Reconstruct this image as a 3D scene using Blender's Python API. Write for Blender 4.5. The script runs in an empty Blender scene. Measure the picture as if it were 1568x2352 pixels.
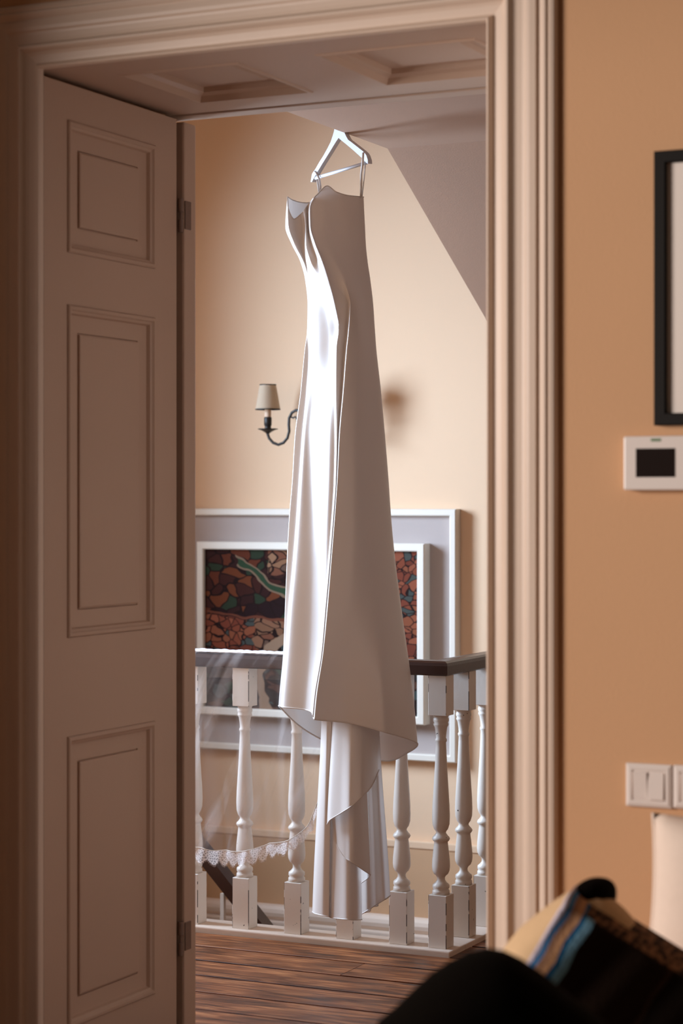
import bpy, bmesh, math, random
import numpy as np
from mathutils import Vector, Matrix
random.seed(7)
C = bpy.context.scene
COL = C.collection

# ------------------------------------------------------------------ camera, world, lights, exposure
W, H, F = 1568.0, 2352.0, 4820.0
EYE, HOR, YAW = 1.366, 1150.0, math.radians(25.66)
SN, CS = math.sin(YAW), math.cos(YAW)
cam_d = bpy.data.cameras.new('camera')
cam = bpy.data.objects.new('camera', cam_d); COL.objects.link(cam)
cam.location = (0, 0, EYE); cam.rotation_euler = (math.pi/2, 0, YAW)
cam_d.sensor_fit = 'VERTICAL'; cam_d.sensor_height = 36.0
cam_d.lens = F/H*36.0
cam_d.shift_y = (HOR-H/2)/H
cam_d.clip_start = 0.05
cam_d.dof.use_dof = True; cam_d.dof.focus_distance = 6.12; cam_d.dof.aperture_fstop = 3.2
C.camera = cam

wd = bpy.data.worlds.new('world'); C.world = wd; wd.use_nodes = True
bg = wd.node_tree.nodes['Background']
bg.inputs[0].default_value = (1.0, 0.74, 0.56, 1); bg.inputs[1].default_value = 0.050

def area(name, loc, target, sx, sy, power, col, spread=180):
    l = bpy.data.lights.new(name, 'AREA'); l.shape = 'RECTANGLE'; l.size = sx; l.size_y = sy
    l.energy = power; l.color = col; l.spread = math.radians(spread)
    o = bpy.data.objects.new(name, l); COL.objects.link(o); o.location = loc
    o.rotation_euler = (Vector(target)-Vector(loc)).to_track_quat('-Z', 'Y').to_euler()
    return o
# daylight through the stairwell window on the left: sky light, falling inward and down
area('stair_window_light', (-5.05, 5.72, 1.80), (-2.6, 5.80, 1.10), 0.9, 1.2, 126, (0.57, 0.76, 1.0), 140)
# daylight through the window in the left wall of the room, nearer the photographer
area('room_window_light', (-5.0, 0.8, 1.95), (-1.0, 3.0, 1.2), 1.9, 1.5, 160, (1.0, 0.90, 0.84), 150)

vs = C.view_settings
vs.view_transform = 'Standard'; vs.look = 'None'; vs.gamma = 1.0; vs.use_curve_mapping = False
vs.exposure = 0.27

# ------------------------------------------------------------------ helpers
def lin(c):
    return tuple(((x/255)/12.92 if x/255 <= 0.04045 else ((x/255+0.055)/1.055)**2.4) for x in c)

def mat(name, rgb, rough=0.5, var=0.05, vscale=6.0, bump=0.0, bscale=200.0, spec=0.4, sheen=0.0, metal=0.0):
    m = bpy.data.materials.new(name); m.use_nodes = True
    nt = m.node_tree; p = nt.nodes['Principled BSDF']
    c = lin(rgb)
    tc = nt.nodes.new('ShaderNodeTexCoord')
    nz = nt.nodes.new('ShaderNodeTexNoise'); nz.inputs['Scale'].default_value = vscale; nz.inputs['Detail'].default_value = 4
    nt.links.new(tc.outputs['Object'], nz.inputs['Vector'])
    mx = nt.nodes.new('ShaderNodeMix'); mx.data_type = 'RGBA'
    mx.inputs[6].default_value = tuple(x*(1-var) for x in c)+(1,)
    mx.inputs[7].default_value = tuple(min(1, x*(1+var)) for x in c)+(1,)
    nt.links.new(nz.outputs['Fac'], mx.inputs[0]); nt.links.new(mx.outputs[2], p.inputs['Base Color'])
    p.inputs['Roughness'].default_value = rough; p.inputs['Specular IOR Level'].default_value = spec
    p.inputs['Metallic'].default_value = metal
    if sheen: p.inputs['Sheen Weight'].default_value = sheen
    if bump:
        n2 = nt.nodes.new('ShaderNodeTexNoise'); n2.inputs['Scale'].default_value = bscale; n2.inputs['Detail'].default_value = 3
        nt.links.new(tc.outputs['Object'], n2.inputs['Vector'])
        b = nt.nodes.new('ShaderNodeBump'); b.inputs['Strength'].default_value = bump; b.inputs['Distance'].default_value = 0.002
        nt.links.new(n2.outputs['Fac'], b.inputs['Height']); nt.links.new(b.outputs[0], p.inputs['Normal'])
    m['mix'] = mx.name
    return m

def ray(px, py):
    """direction through a pixel of the 1568x2352 frame, unit step along the optical axis"""
    u, v = (px-784.0)/F, (HOR-py)/F
    return Vector((-SN+u*CS, CS+u*SN, v))
EYEV = Vector((0, 0, EYE))
def at_d(px, py, d): return EYEV+ray(px, py)*d
def at_x(px, py, x): r = ray(px, py); return EYEV+r*(x/r.x)
def at_y(px, py, y): r = ray(px, py); return EYEV+r*(y/r.y)
def at_z(px, py, z): r = ray(px, py); return EYEV+r*((z-EYE)/r.z)
def at_plane(px, py, p0, n): r = ray(px, py); return EYEV+r*((Vector(p0)-EYEV).dot(n)/r.dot(n))

def link(name, me, m, parent=None, smooth=False, loc=(0, 0, 0)):
    o = bpy.data.objects.new(name, me); COL.objects.link(o)
    if m is not None and not me.materials: me.materials.append(m)
    if smooth: me.polygons.foreach_set('use_smooth', [True]*len(me.polygons))
    o.location = loc
    if parent: o.parent = parent
    return o

def base_of(parent):
    v = Vector((0, 0, 0))
    while parent: v += parent.location; parent = parent.parent
    return v

def obj(name, verts, faces, m, parent=None, smooth=False):
    """one mesh object from world-space vertices"""
    b = base_of(parent)
    me = bpy.data.meshes.new(name)
    me.from_pydata([tuple(Vector(v)-b) for v in verts], [], faces); me.update()
    return link(name, me, m, parent, smooth)

def bmobj(name, bm, m, parent=None, smooth=False):
    b = base_of(parent)
    bmesh.ops.recalc_face_normals(bm, faces=bm.faces)
    bmesh.ops.translate(bm, vec=-b, verts=bm.verts)
    me = bpy.data.meshes.new(name); bm.to_mesh(me); bm.free()
    return link(name, me, m, parent, smooth)

def add_box(bm, lo, hi, bev=0.0, seg=2):
    g = bmesh.ops.create_cube(bm, size=1.0)['verts']
    for v in g:
        v.co = Vector(((v.co.x+.5)*(hi[0]-lo[0])+lo[0], (v.co.y+.5)*(hi[1]-lo[1])+lo[1], (v.co.z+.5)*(hi[2]-lo[2])+lo[2]))
    if bev:
        es = list({e for v in g for e in v.link_edges})
        bmesh.ops.bevel(bm, geom=es, offset=bev, segments=seg, affect='EDGES', profile=0.6)
    return g
def box(name, lo, hi, m, parent=None, bev=0.0, seg=2):
    bm = bmesh.new(); add_box(bm, lo, hi, bev, seg); return bmobj(name, bm, m, parent)

def add_tube(bm, pts, rad, n=10, cap=True):
    pts = [Vector(p) for p in pts]
    rads = rad if hasattr(rad, '__len__') else [rad]*len(pts)
    rings = []; up = None
    for i, p in enumerate(pts):
        t = (pts[min(i+1, len(pts)-1)]-pts[max(i-1, 0)]).normalized()
        if up is None:
            up = t.orthogonal().normalized()
        up = (up-t*up.dot(t)).normalized(); sd = t.cross(up)
        rings.append([bm.verts.new(p+(up*math.cos(2*math.pi*k/n)+sd*math.sin(2*math.pi*k/n))*rads[i]) for k in range(n)])
    for a, b in zip(rings, rings[1:]):
        for k in range(n): bm.faces.new((a[k], a[(k+1) % n], b[(k+1) % n], b[k]))
    if cap: bm.faces.new(rings[0][::-1]); bm.faces.new(rings[-1])
def tube(name, pts, rad, m, parent=None, n=10):
    bm = bmesh.new(); add_tube(bm, pts, rad, n); return bmobj(name, bm, m, parent, True)

def add_lathe(bm, prof, c=(0, 0, 0), n=24, cap=True):
    rings = [[bm.verts.new((c[0]+r*math.cos(2*math.pi*k/n), c[1]+r*math.sin(2*math.pi*k/n), c[2]+z)) for k in range(n)] for r, z in prof]
    for a, b in zip(rings, rings[1:]):
        for k in range(n):
            f = bm.faces.new((a[k], a[(k+1) % n], b[(k+1) % n], b[k])); f.smooth = True
    if cap: bm.faces.new(rings[0][::-1]); bm.faces.new(rings[-1])

def add_prism(bm, pts, off):
    """extrude a closed 3-D outline by the vector off"""
    a = [bm.verts.new(p) for p in pts]; b = [bm.verts.new(Vector(p)+off) for p in pts]
    bm.faces.new(a); bm.faces.new(b[::-1])
    for i in range(len(a)): j = (i+1) % len(a); bm.faces.new((a[j], a[i], b[i], b[j]))

def grid(rows, closed=False):
    nr, nc = len(rows), len(rows[0]); v = [p for r in rows for p in r]; f = []
    for i in range(nr-1):
        for j in range(nc if closed else nc-1):
            k = (j+1) % nc
            f.append((i*nc+j, i*nc+k, (i+1)*nc+k, (i+1)*nc+j))
    return v, f

def pchip(xs, ys, q):
    xs = np.asarray(xs, float); ys = np.asarray(ys, float); q = np.clip(np.asarray(q, float), xs[0], xs[-1])
    h = np.diff(xs); dl = np.diff(ys)/h; m = np.zeros_like(ys)
    for i in range(1, len(xs)-1):
        if dl[i-1]*dl[i] > 0:
            w1, w2 = 2*h[i]+h[i-1], h[i]+2*h[i-1]; m[i] = (w1+w2)/(w1/dl[i-1]+w2/dl[i])
    m[0], m[-1] = dl[0], dl[-1]
    k = np.clip(np.searchsorted(xs, q, side='right')-1, 0, len(xs)-2); t = (q-xs[k])/h[k]
    return ((2*t**3-3*t**2+1)*ys[k]+(t**3-2*t**2+t)*h[k]*m[k]+(-2*t**3+3*t**2)*ys[k+1]+(t**3-t**2)*h[k]*m[k+1])

def tag(o, label, cat, group=None, kind=None):
    o['label'] = label; o['category'] = cat
    if group: o['group'] = group
    if kind: o['kind'] = kind
    return o
def thing(name, loc, label, cat, group=None):
    o = bpy.data.objects.new(name, None); COL.objects.link(o); o.location = loc; o.empty_display_size = 0.1
    return tag(o, label, cat, group)
def struct(o, label=None, cat=None):
    o['kind'] = 'structure'
    if label: o['label'] = label
    if cat: o['category'] = cat
    return o

# ------------------------------------------------------------------ materials
M_WALL = mat('orange_wall_paint', (208, 161, 120), 0.75, 0.03, 2.5, 0.25, 260)
M_STAIR = mat('apricot_wall_paint', (232, 197, 163), 0.8, 0.025, 2.0, 0.2, 220)
M_DADO = mat('tan_wall_paint', (205, 164, 126), 0.75, 0.03, 2.0, 0.15, 220)
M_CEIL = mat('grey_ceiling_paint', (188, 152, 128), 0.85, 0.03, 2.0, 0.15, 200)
M_TRIM = mat('cream_gloss_paint', (226, 203, 184), 0.42, 0.03, 5.0, 0.1, 60)
M_DOOR = mat('old_white_door_paint', (198, 169, 148), 0.5, 0.04, 4.0, 0.12, 70)
M_DARK = mat('dark_gap', (38, 24, 14), 0.9)
M_HINGE = mat('painted_hinge_metal', (128, 104, 90), 0.45, 0.15, 60)
M_HANGER = mat('white_lacquered_wood', (206, 204, 208), 0.4, 0.02)
M_RAIL = mat('dark_stained_wood', (62, 36, 26), 0.28, 0.25, 9, 0.1, 80)
M_IRON = mat('black_wrought_iron', (36, 28, 24), 0.45, 0.15, 30, 0.2, 90)
M_SHADE = mat('parchment_shade', (252, 230, 204), 0.8, 0.04, 20, 0.15, 300)
M_CANDLE = mat('cream_candle_sleeve', (206, 176, 150), 0.6, 0.05)
M_BLACKFRAME = mat('black_frame_wood', (20, 14, 9), 0.6, 0.1, spec=0.2)
M_MAT = mat('white_mount_card', (238, 226, 216), 0.9, 0.01)
M_BACKBOARD = mat('grey_mount_board', (182, 168, 162), 0.9, 0.03, 9, 0.2, 300)
M_FRAMEW = mat('white_frame_wood', (232, 222, 208), 0.5, 0.03)
M_PLASTIC = mat('white_plastic', (228, 216, 208), 0.35, 0.01)
M_SCREEN = mat('dark_lcd_screen', (34, 26, 24), 0.15, 0.1)
M_GREEN = mat('green_print', (110, 140, 104), 0.6)
M_BLACKCLOTH = mat('black_upholstery', (9, 6, 4), 1.0, 0.15, 40, 0.5, 260, spec=0.03)
M_TAN = mat('tan_upholstery', (206, 172, 132), 0.95, 0.06, 40, 0.6, 300)
M_LINEN = mat('cream_linen', (226, 206, 190), 0.95, 0.04, 60, 0.7, 400)
M_METAL = mat('steel_wire', (190, 190, 190), 0.25, 0.02, metal=1.0)

def wood_floor():
    m = mat('worn_brown_floorboards', (112, 66, 38), 0.36, 0.1, spec=0.3)
    nt = m.node_tree; p = nt.nodes['Principled BSDF']
    tc = nt.nodes.new('ShaderNodeTexCoord'); oi = nt.nodes.new('ShaderNodeObjectInfo')
    ad = nt.nodes.new('ShaderNodeVectorMath'); ad.operation = 'ADD'
    cmb = nt.nodes.new('ShaderNodeCombineXYZ'); mu = nt.nodes.new('ShaderNodeMath'); mu.operation = 'MULTIPLY'; mu.inputs[1].default_value = 37.0
    nt.links.new(oi.outputs['Random'], mu.inputs[0]); nt.links.new(mu.outputs[0], cmb.inputs[0]); nt.links.new(mu.outputs[0], cmb.inputs[1])
    nt.links.new(tc.outputs['Object'], ad.inputs[0]); nt.links.new(cmb.outputs[0], ad.inputs[1])
    mp = nt.nodes.new('ShaderNodeMapping'); mp.inputs['Scale'].default_value = (3.0, 24, 8)
    nt.links.new(ad.outputs[0], mp.inputs['Vector'])
    n1 = nt.nodes.new('ShaderNodeTexNoise'); n1.inputs['Scale'].default_value = 1.6; n1.inputs['Detail'].default_value = 7; n1.inputs['Distortion'].default_value = 0.7
    nt.links.new(mp.outputs[0], n1.inputs['Vector'])
    rp = nt.nodes.new('ShaderNodeValToRGB'); e = rp.color_ramp.elements
    e[0].position = 0.30; e[0].color = lin((50, 26, 14))+(1,)
    e[1].position = 0.72; e[1].color = lin((178, 114, 69))+(1,)
    k = e.new(0.5); k.color = lin((124, 70, 38))+(1,)
    nt.links.new(n1.outputs['Fac'], rp.inputs[0])
    mp2 = nt.nodes.new('ShaderNodeMapping'); mp2.inputs['Scale'].default_value = (5, 9, 5)
    nt.links.new(ad.outputs[0], mp2.inputs['Vector'])
    n2 = nt.nodes.new('ShaderNodeTexNoise'); n2.inputs['Scale'].default_value = 1.0; n2.inputs['Detail'].default_value = 4
    nt.links.new(mp2.outputs[0], n2.inputs['Vector'])
    r2 = nt.nodes.new('ShaderNodeValToRGB'); r2.color_ramp.elements[0].position = 0.32; r2.color_ramp.elements[0].color = (0.42, 0.38, 0.36, 1)
    r2.color_ramp.elements[1].position = 0.62; r2.color_ramp.elements[1].color = (1.1, 1.1, 1.1, 1)
    nt.links.new(n2.outputs['Fac'], r2.inputs[0])
    mm = nt.nodes.new('ShaderNodeMix'); mm.data_type = 'RGBA'; mm.blend_type = 'MULTIPLY'; mm.inputs[0].default_value = 0.8
    nt.links.new(rp.outputs[0], mm.inputs[6]); nt.links.new(r2.outputs[0], mm.inputs[7])
    nt.links.new(mm.outputs[2], p.inputs['Base Color'])
    b = nt.nodes.new('ShaderNodeBump'); b.inputs['Strength'].default_value = 0.35; b.inputs['Distance'].default_value = 0.003
    nt.links.new(n1.outputs['Fac'], b.inputs['Height']); nt.links.new(b.outputs[0], p.inputs['Normal'])
    rr = nt.nodes.new('ShaderNodeMapRange'); rr.inputs['To Min'].default_value = 0.28; rr.inputs['To Max'].default_value = 0.55
    nt.links.new(n1.outputs['Fac'], rr.inputs['Value']); nt.links.new(rr.outputs[0], p.inputs['Roughness'])
    return m
M_FLOOR = wood_floor()

def baluster_paint():
    """white gloss paint, chipped to dark wood along the arrises of the square blocks"""
    m = mat('white_baluster_paint', (230, 218, 206), 0.4, 0.03, 8, 0.15, 70)
    nt = m.node_tree; p = nt.nodes['Principled BSDF']; mx = nt.nodes[m['mix']]
    tc = nt.nodes.new('ShaderNodeTexCoord'); sp = nt.nodes.new('ShaderNodeSeparateXYZ'); nt.links.new(tc.outputs['Object'], sp.inputs[0])
    def mth(op, a, b=None):
        n = nt.nodes.new('ShaderNodeMath'); n.operation = op
        for i, q in enumerate((a, b)):
            if q is None: continue
            if isinstance(q, (int, float)): n.inputs[i].default_value = q
            else: nt.links.new(q, n.inputs[i])
        return n.outputs[0]
    ex = mth('GREATER_THAN', mth('ABSOLUTE', sp.outputs[0]), 0.0278); ey = mth('GREATER_THAN', mth('ABSOLUTE', sp.outputs[1]), 0.0278)
    oi = nt.nodes.new('ShaderNodeObjectInfo'); ad = nt.nodes.new('ShaderNodeVectorMath'); ad.operation = 'ADD'
    nt.links.new(tc.outputs['Object'], ad.inputs[0]); nt.links.new(oi.outputs['Location'], ad.inputs[1])
    nz = nt.nodes.new('ShaderNodeTexNoise'); nz.inputs['Scale'].default_value = 22; nz.inputs['Detail'].default_value = 5
    nt.links.new(ad.outputs[0], nz.inputs['Vector'])
    chip = mth('MULTIPLY', mth('MULTIPLY', ex, ey), mth('GREATER_THAN', nz.outputs['Fac'], 0.50))
    n2 = nt.nodes.new('ShaderNodeTexNoise'); n2.inputs['Scale'].default_value = 55; nt.links.new(ad.outputs[0], n2.inputs['Vector'])
    spot = mth('GREATER_THAN', n2.outputs['Fac'], 0.755)
    k = mth('MAXIMUM', chip, spot)
    o = nt.nodes.new('ShaderNodeMix'); o.data_type = 'RGBA'
    nt.links.new(k, o.inputs[0]); nt.links.new(mx.outputs[2], o.inputs[6]); o.inputs[7].default_value = lin((52, 36, 26))+(1,)
    nt.links.new(o.outputs[2], p.inputs['Base Color'])
    return m
M_BAL = baluster_paint()

def satin():
    m = mat('ivory_satin', (224, 212, 203), 0.34, 0.008, 6, 0.12, 900, spec=0.5, sheen=0.15)
    nt = m.node_tree; p = nt.nodes['Principled BSDF']; out = nt.nodes['Material Output']
    tr = nt.nodes.new('ShaderNodeBsdfTranslucent'); tr.inputs[0].default_value = lin((240, 228, 220))+(1,)
    ms = nt.nodes.new('ShaderNodeMixShader'); ms.inputs[0].default_value = 0.12
    nt.links.new(p.outputs[0], ms.inputs[1]); nt.links.new(tr.outputs[0], ms.inputs[2]); nt.links.new(ms.outputs[0], out.inputs[0])
    return m
M_SATIN = satin()

def sheer(name, rgb, cover, lace=False):
    m = bpy.data.materials.new(name); m.use_nodes = True; nt = m.node_tree
    p = nt.nodes['Principled BSDF']; p.inputs['Base Color'].default_value = lin(rgb)+(1,); p.inputs['Roughness'].default_value = 0.7
    out = nt.nodes['Material Output']; tp = nt.nodes.new('ShaderNodeBsdfTransparent')
    tl = nt.nodes.new('ShaderNodeBsdfTranslucent'); tl.inputs[0].default_value = lin(rgb)+(1,)
    m0 = nt.nodes.new('ShaderNodeMixShader'); m0.inputs[0].default_value = 0.4
    nt.links.new(p.outputs[0], m0.inputs[1]); nt.links.new(tl.outputs[0], m0.inputs[2])
    ms = nt.nodes.new('ShaderNodeMixShader'); nt.links.new(tp.outputs[0], ms.inputs[1]); nt.links.new(m0.outputs[0], ms.inputs[2])
    uv = nt.nodes.new('ShaderNodeUVMap')
    if lace:
        vo = nt.nodes.new('ShaderNodeTexVoronoi'); vo.feature = 'DISTANCE_TO_EDGE'; vo.inputs['Scale'].default_value = 140
        tc = nt.nodes.new('ShaderNodeTexCoord'); nt.links.new(tc.outputs['Object'], vo.inputs['Vector'])
        rp = nt.nodes.new('ShaderNodeValToRGB'); rp.color_ramp.elements[0].position = 0.10; rp.color_ramp.elements[0].color = (0.9,)*3+(1,)
        rp.color_ramp.elements[1].position = 0.2; rp.color_ramp.elements[1].color = (cover,)*3+(1,)
        nt.links.new(vo.outputs['Distance'], rp.inputs[0]); nt.links.new(rp.outputs[0], ms.inputs[0])
    else:
        # the net gathers into slanting denser streaks
        tc = nt.nodes.new('ShaderNodeTexCoord'); sp = nt.nodes.new('ShaderNodeSeparateXYZ'); nt.links.new(tc.outputs['Object'], sp.inputs[0])
        ma = nt.nodes.new('ShaderNodeMath'); ma.operation = 'MULTIPLY_ADD'; ma.inputs[1].default_value = -0.42
        nt.links.new(sp.outputs[2], ma.inputs[0]); nt.links.new(sp.outputs[0], ma.inputs[2])
        cb = nt.nodes.new('ShaderNodeCombineXYZ'); nt.links.new(ma.outputs[0], cb.inputs[0]); nt.links.new(sp.outputs[2], cb.inputs[1])
        mp = nt.nodes.new('ShaderNodeMapping'); mp.inputs['Scale'].default_value = (16, 1.3, 1); nt.links.new(cb.outputs[0], mp.inputs['Vector'])
        nz = nt.nodes.new('ShaderNodeTexNoise'); nz.inputs['Scale'].default_value = 1.0; nz.inputs['Detail'].default_value = 3; nt.links.new(mp.outputs[0], nz.inputs['Vector'])
        mr = nt.nodes.new('ShaderNodeMapRange'); mr.inputs['From Min'].default_value = 0.50; mr.inputs['From Max'].default_value = 0.75
        mr.inputs['To Min'].default_value = cover; mr.inputs['To Max'].default_value = 0.40
        nt.links.new(nz.outputs['Fac'], mr.inputs['Value']); nt.links.new(mr.outputs[0], ms.inputs[0])
    nt.links.new(ms.outputs[0], out.inputs[0])
    return m
M_TULLE = sheer('ivory_tulle', (246, 236, 232), 0.07)
M_VEIL_LIT = mat('veil_highlight_white', (240, 234, 236), 0.6, 0.05, 30, 0.4, 200)  # opaque white that paints the bright strip of the veil
M_LACE = sheer('white_lace', (252, 244, 242), 0.38, True)

def painting_mat():
    """flat abstract canvas: dark-outlined cobble shapes in rust, tan and teal, a diagonal green stem and a pale arch"""
    m = bpy.data.materials.new('abstract_canvas'); m.use_nodes = True; nt = m.node_tree; p = nt.nodes['Principled BSDF']
    p.inputs['Roughness'].default_value = 0.7
    uv = nt.nodes.new('ShaderNodeUVMap'); sp = nt.nodes.new('ShaderNodeSeparateXYZ')
    N = nt.nodes.new
    def L(a, b): nt.links.new(a, b)
    wn = N('ShaderNodeTexNoise'); wn.inputs['Scale'].default_value = 7; L(uv.outputs[0], wn.inputs['Vector'])
    wm = N('ShaderNodeVectorMath'); wm.operation = 'SCALE'; wm.inputs[3].default_value = 0.10; L(wn.outputs['Color'], wm.inputs[0])
    wa = N('ShaderNodeVectorMath'); wa.operation = 'ADD'; L(uv.outputs[0], wa.inputs[0]); L(wm.outputs[0], wa.inputs[1])
    L(wa.outputs[0], sp.inputs[0])
    def mth(op, a, b=None, c=None):
        n = N('ShaderNodeMath'); n.operation = op
        for i, q in enumerate((a, b, c)):
            if q is None: continue
            if isinstance(q, (int, float)): n.inputs[i].default_value = q
            else: L(q, n.inputs[i])
        return n.outputs[0]
    X, Y = sp.outputs[0], sp.outputs[1]
    def cells(scale, cols):
        v = N('ShaderNodeTexVoronoi'); v.inputs['Scale'].default_value = scale; L(wa.outputs[0], v.inputs['Vector'])
        e = N('ShaderNodeTexVoronoi'); e.feature = 'DISTANCE_TO_EDGE'; e.inputs['Scale'].default_value = scale; L(wa.outputs[0], e.inputs['Vector'])
        s = N('ShaderNodeSeparateXYZ'); L(v.outputs['Color'], s.inputs[0])
        r = N('ShaderNodeValToRGB'); r.color_ramp.interpolation = 'CONSTANT'
        el = r.color_ramp.elements
        el[0].position = 0; el[0].color = lin(cols[0])+(1,); el[1].position = 1/len(cols); el[1].color = lin(cols[1])+(1,)
        for i, c in enumerate(cols[2:], 2):
            q = el.new(i/len(cols)); q.color = lin(c)+(1,)
        L(s.outputs[0], r.inputs[0])
        ln = mth('LESS_THAN', e.outputs['Distance'], 0.055)
        return mix(ln, r.outputs[0], (44, 26, 24))
    def mix(f, a, b):
        n = N('ShaderNodeMix'); n.data_type = 'RGBA'
        L(f, n.inputs[0])
        for i, q in ((6, a), (7, b)):
            if isinstance(q, tuple): n.inputs[i].default_value = lin(q)+(1,)
            else: L(q, n.inputs[i])
        return n.outputs[2]
    rust = cells(24, [(150, 84, 62), (128, 68, 52), (166, 98, 74), (140, 76, 58), (158, 96, 70), (84, 92, 90)])
    dark = cells(15, [(62, 36, 34), (48, 30, 32), (112, 60, 42), (56, 70, 54), (74, 40, 34), (124, 70, 44)])
    pale = cells(19, [(168, 128, 100), (150, 112, 88), (178, 140, 112), (140, 92, 72), (120, 96, 84), (158, 116, 92)])
    deep = cells(17, [(54, 46, 42), (44, 32, 28), (70, 84, 84), (96, 66, 54), (40, 30, 26), (60, 78, 62)])
    top = mth('GREATER_THAN', Y, 0.62); right = mth('GREATER_THAN', X, 0.62)
    c = mix(mth('GREATER_THAN', X, 0.30), rust, pale)
    c = mix(top, c, dark)
    c = mix(mth('MULTIPLY', mth('GREATER_THAN', X, 0.36), mth('GREATER_THAN', Y, 0.90)), c, pale)
    c = mix(right, c, rust)
    c = mix(mth('LESS_THAN', Y, 0.34), c, deep)
    # diagonal stem from upper left to centre
    ds = mth('ABSOLUTE', mth('SUBTRACT', Y, mth('SUBTRACT', 1.13, mth('MULTIPLY', X, 0.80))))
    seg = mth('MULTIPLY', mth('GREATER_THAN', X, 0.20), mth('LESS_THAN', X, 0.55))
    c = mix(mth('MULTIPLY', mth('LESS_THAN', ds, 0.030), seg), c, (150, 128, 108))
    c = mix(mth('MULTIPLY', mth('LESS_THAN', ds, 0.017), seg), c, (58, 84, 62))
    # horizon line and pale arch
    c = mix(mth('MULTIPLY', mth('LESS_THAN', mth('ABSOLUTE', mth('SUBTRACT', Y, mth('SUBTRACT', 0.645, mth('MULTIPLY', X, 0.05)))), 0.008), mth('LESS_THAN', X, 0.62)), c, (128, 76, 58))
    ax = mth('DIVIDE', mth('SUBTRACT', X, 0.47), 0.17); ay = mth('DIVIDE', mth('SUBTRACT', Y, 0.22), 0.33)
    rr = mth('ADD', mth('MULTIPLY', ax, ax), mth('MULTIPLY', ay, ay))
    c = mix(mth('LESS_THAN', rr, 1.0), c, (176, 150, 128))
    c = mix(mth('LESS_THAN', rr, 0.55), c, deep)
    dk = N('ShaderNodeMix'); dk.data_type = 'RGBA'; dk.blend_type = 'MULTIPLY'; dk.inputs[0].default_value = 1.0
    L(c, dk.inputs[6]); dk.inputs[7].default_value = (.62, .55, .50, 1); L(dk.outputs[2], p.inputs['Base Color'])
    p.inputs['Roughness'].default_value = 0.85; p.inputs['Specular IOR Level'].default_value = 0.15
    return m
M_CANVAS = painting_mat()

def throw_mat():
    m = bpy.data.materials.new('kilim_weave'); m.use_nodes = True; nt = m.node_tree; p = nt.nodes['Principled BSDF']
    p.inputs['Roughness'].default_value = 0.95; p.inputs['Specular IOR Level'].default_value = 0.1
    N = nt.nodes.new
    def L(a, b): nt.links.new(a, b)
    uv = N('ShaderNodeUVMap'); sp = N('ShaderNodeSeparateXYZ'); L(uv.outputs[0], sp.inputs[0])
    rp = N('ShaderNodeValToRGB'); rp.color_ramp.interpolation = 'CONSTANT'; e = rp.color_ramp.elements
    cols = [(0, (196, 184, 196)), (0.03, (70, 124, 176)), (0.065, (150, 112, 88)), (0.10, (186, 140, 104)), (0.14, (24, 92, 136)), (0.165, (126, 176, 204)), (0.215, (34, 22, 14)), (0.72, (52, 36, 26)), (0.76, (24, 16, 10))]
    e[0].position = 0; e[0].color = lin(cols[0][1])+(1,); e[1].position = cols[1][0]; e[1].color = lin(cols[1][1])+(1,)
    for q, c in cols[2:]:
        k = e.new(q); k.color = lin(c)+(1,)
    # zig-zag so the stripes step like a woven motif
    wv = N('ShaderNodeTexWave'); wv.wave_profile = 'TRI'; wv.bands_direction = 'Y'; wv.inputs['Scale'].default_value = 1.3; L(uv.outputs[0], wv.inputs['Vector'])
    ma = N('ShaderNodeMath'); ma.operation = 'MULTIPLY_ADD'; ma.inputs[1].default_value = 0.014; L(wv.outputs['Fac'], ma.inputs[0]); L(sp.outputs[0], ma.inputs[2])
    L(ma.outputs[0], rp.inputs[0])
    # the band along the crest is a brown and tan knotted border
    n3 = N('ShaderNodeTexNoise'); n3.inputs['Scale'].default_value = 26; L(uv.outputs[0], n3.inputs['Vector'])
    r3 = N('ShaderNodeValToRGB'); r3.color_ramp.elements[0].position = .42; r3.color_ramp.elements[0].color = lin((44, 28, 20))+(1,)
    r3.color_ramp.elements[1].position = .62; r3.color_ramp.elements[1].color = lin((140, 102, 74))+(1,); L(n3.outputs['Fac'], r3.inputs[0])
    lt = N('ShaderNodeMath'); lt.operation = 'LESS_THAN'; lt.inputs[1].default_value = .19; L(sp.outputs[1], lt.inputs[0])
    gt = N('ShaderNodeMath'); gt.operation = 'GREATER_THAN'; gt.inputs[1].default_value = .15; L(sp.outputs[0], gt.inputs[0])
    ml = N('ShaderNodeMath'); ml.operation = 'MULTIPLY'; L(lt.outputs[0], ml.inputs[0]); L(gt.outputs[0], ml.inputs[1])
    mb = N('ShaderNodeMix'); mb.data_type = 'RGBA'; L(ml.outputs[0], mb.inputs[0]); L(rp.outputs[0], mb.inputs[6]); L(r3.outputs[0], mb.inputs[7])
    L(mb.outputs[2], p.inputs['Base Color'])
    tc = N('ShaderNodeTexCoord'); nz = N('ShaderNodeTexNoise'); nz.inputs['Scale'].default_value = 180; L(tc.outputs['Object'], nz.inputs['Vector'])
    b = N('ShaderNodeBump'); b.inputs['Strength'].default_value = 0.6; b.inputs['Distance'].default_value = 0.004
    L(nz.outputs['Fac'], b.inputs['Height']); L(b.outputs[0], p.inputs['Normal'])
    return m
M_KILIM = throw_mat()

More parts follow.
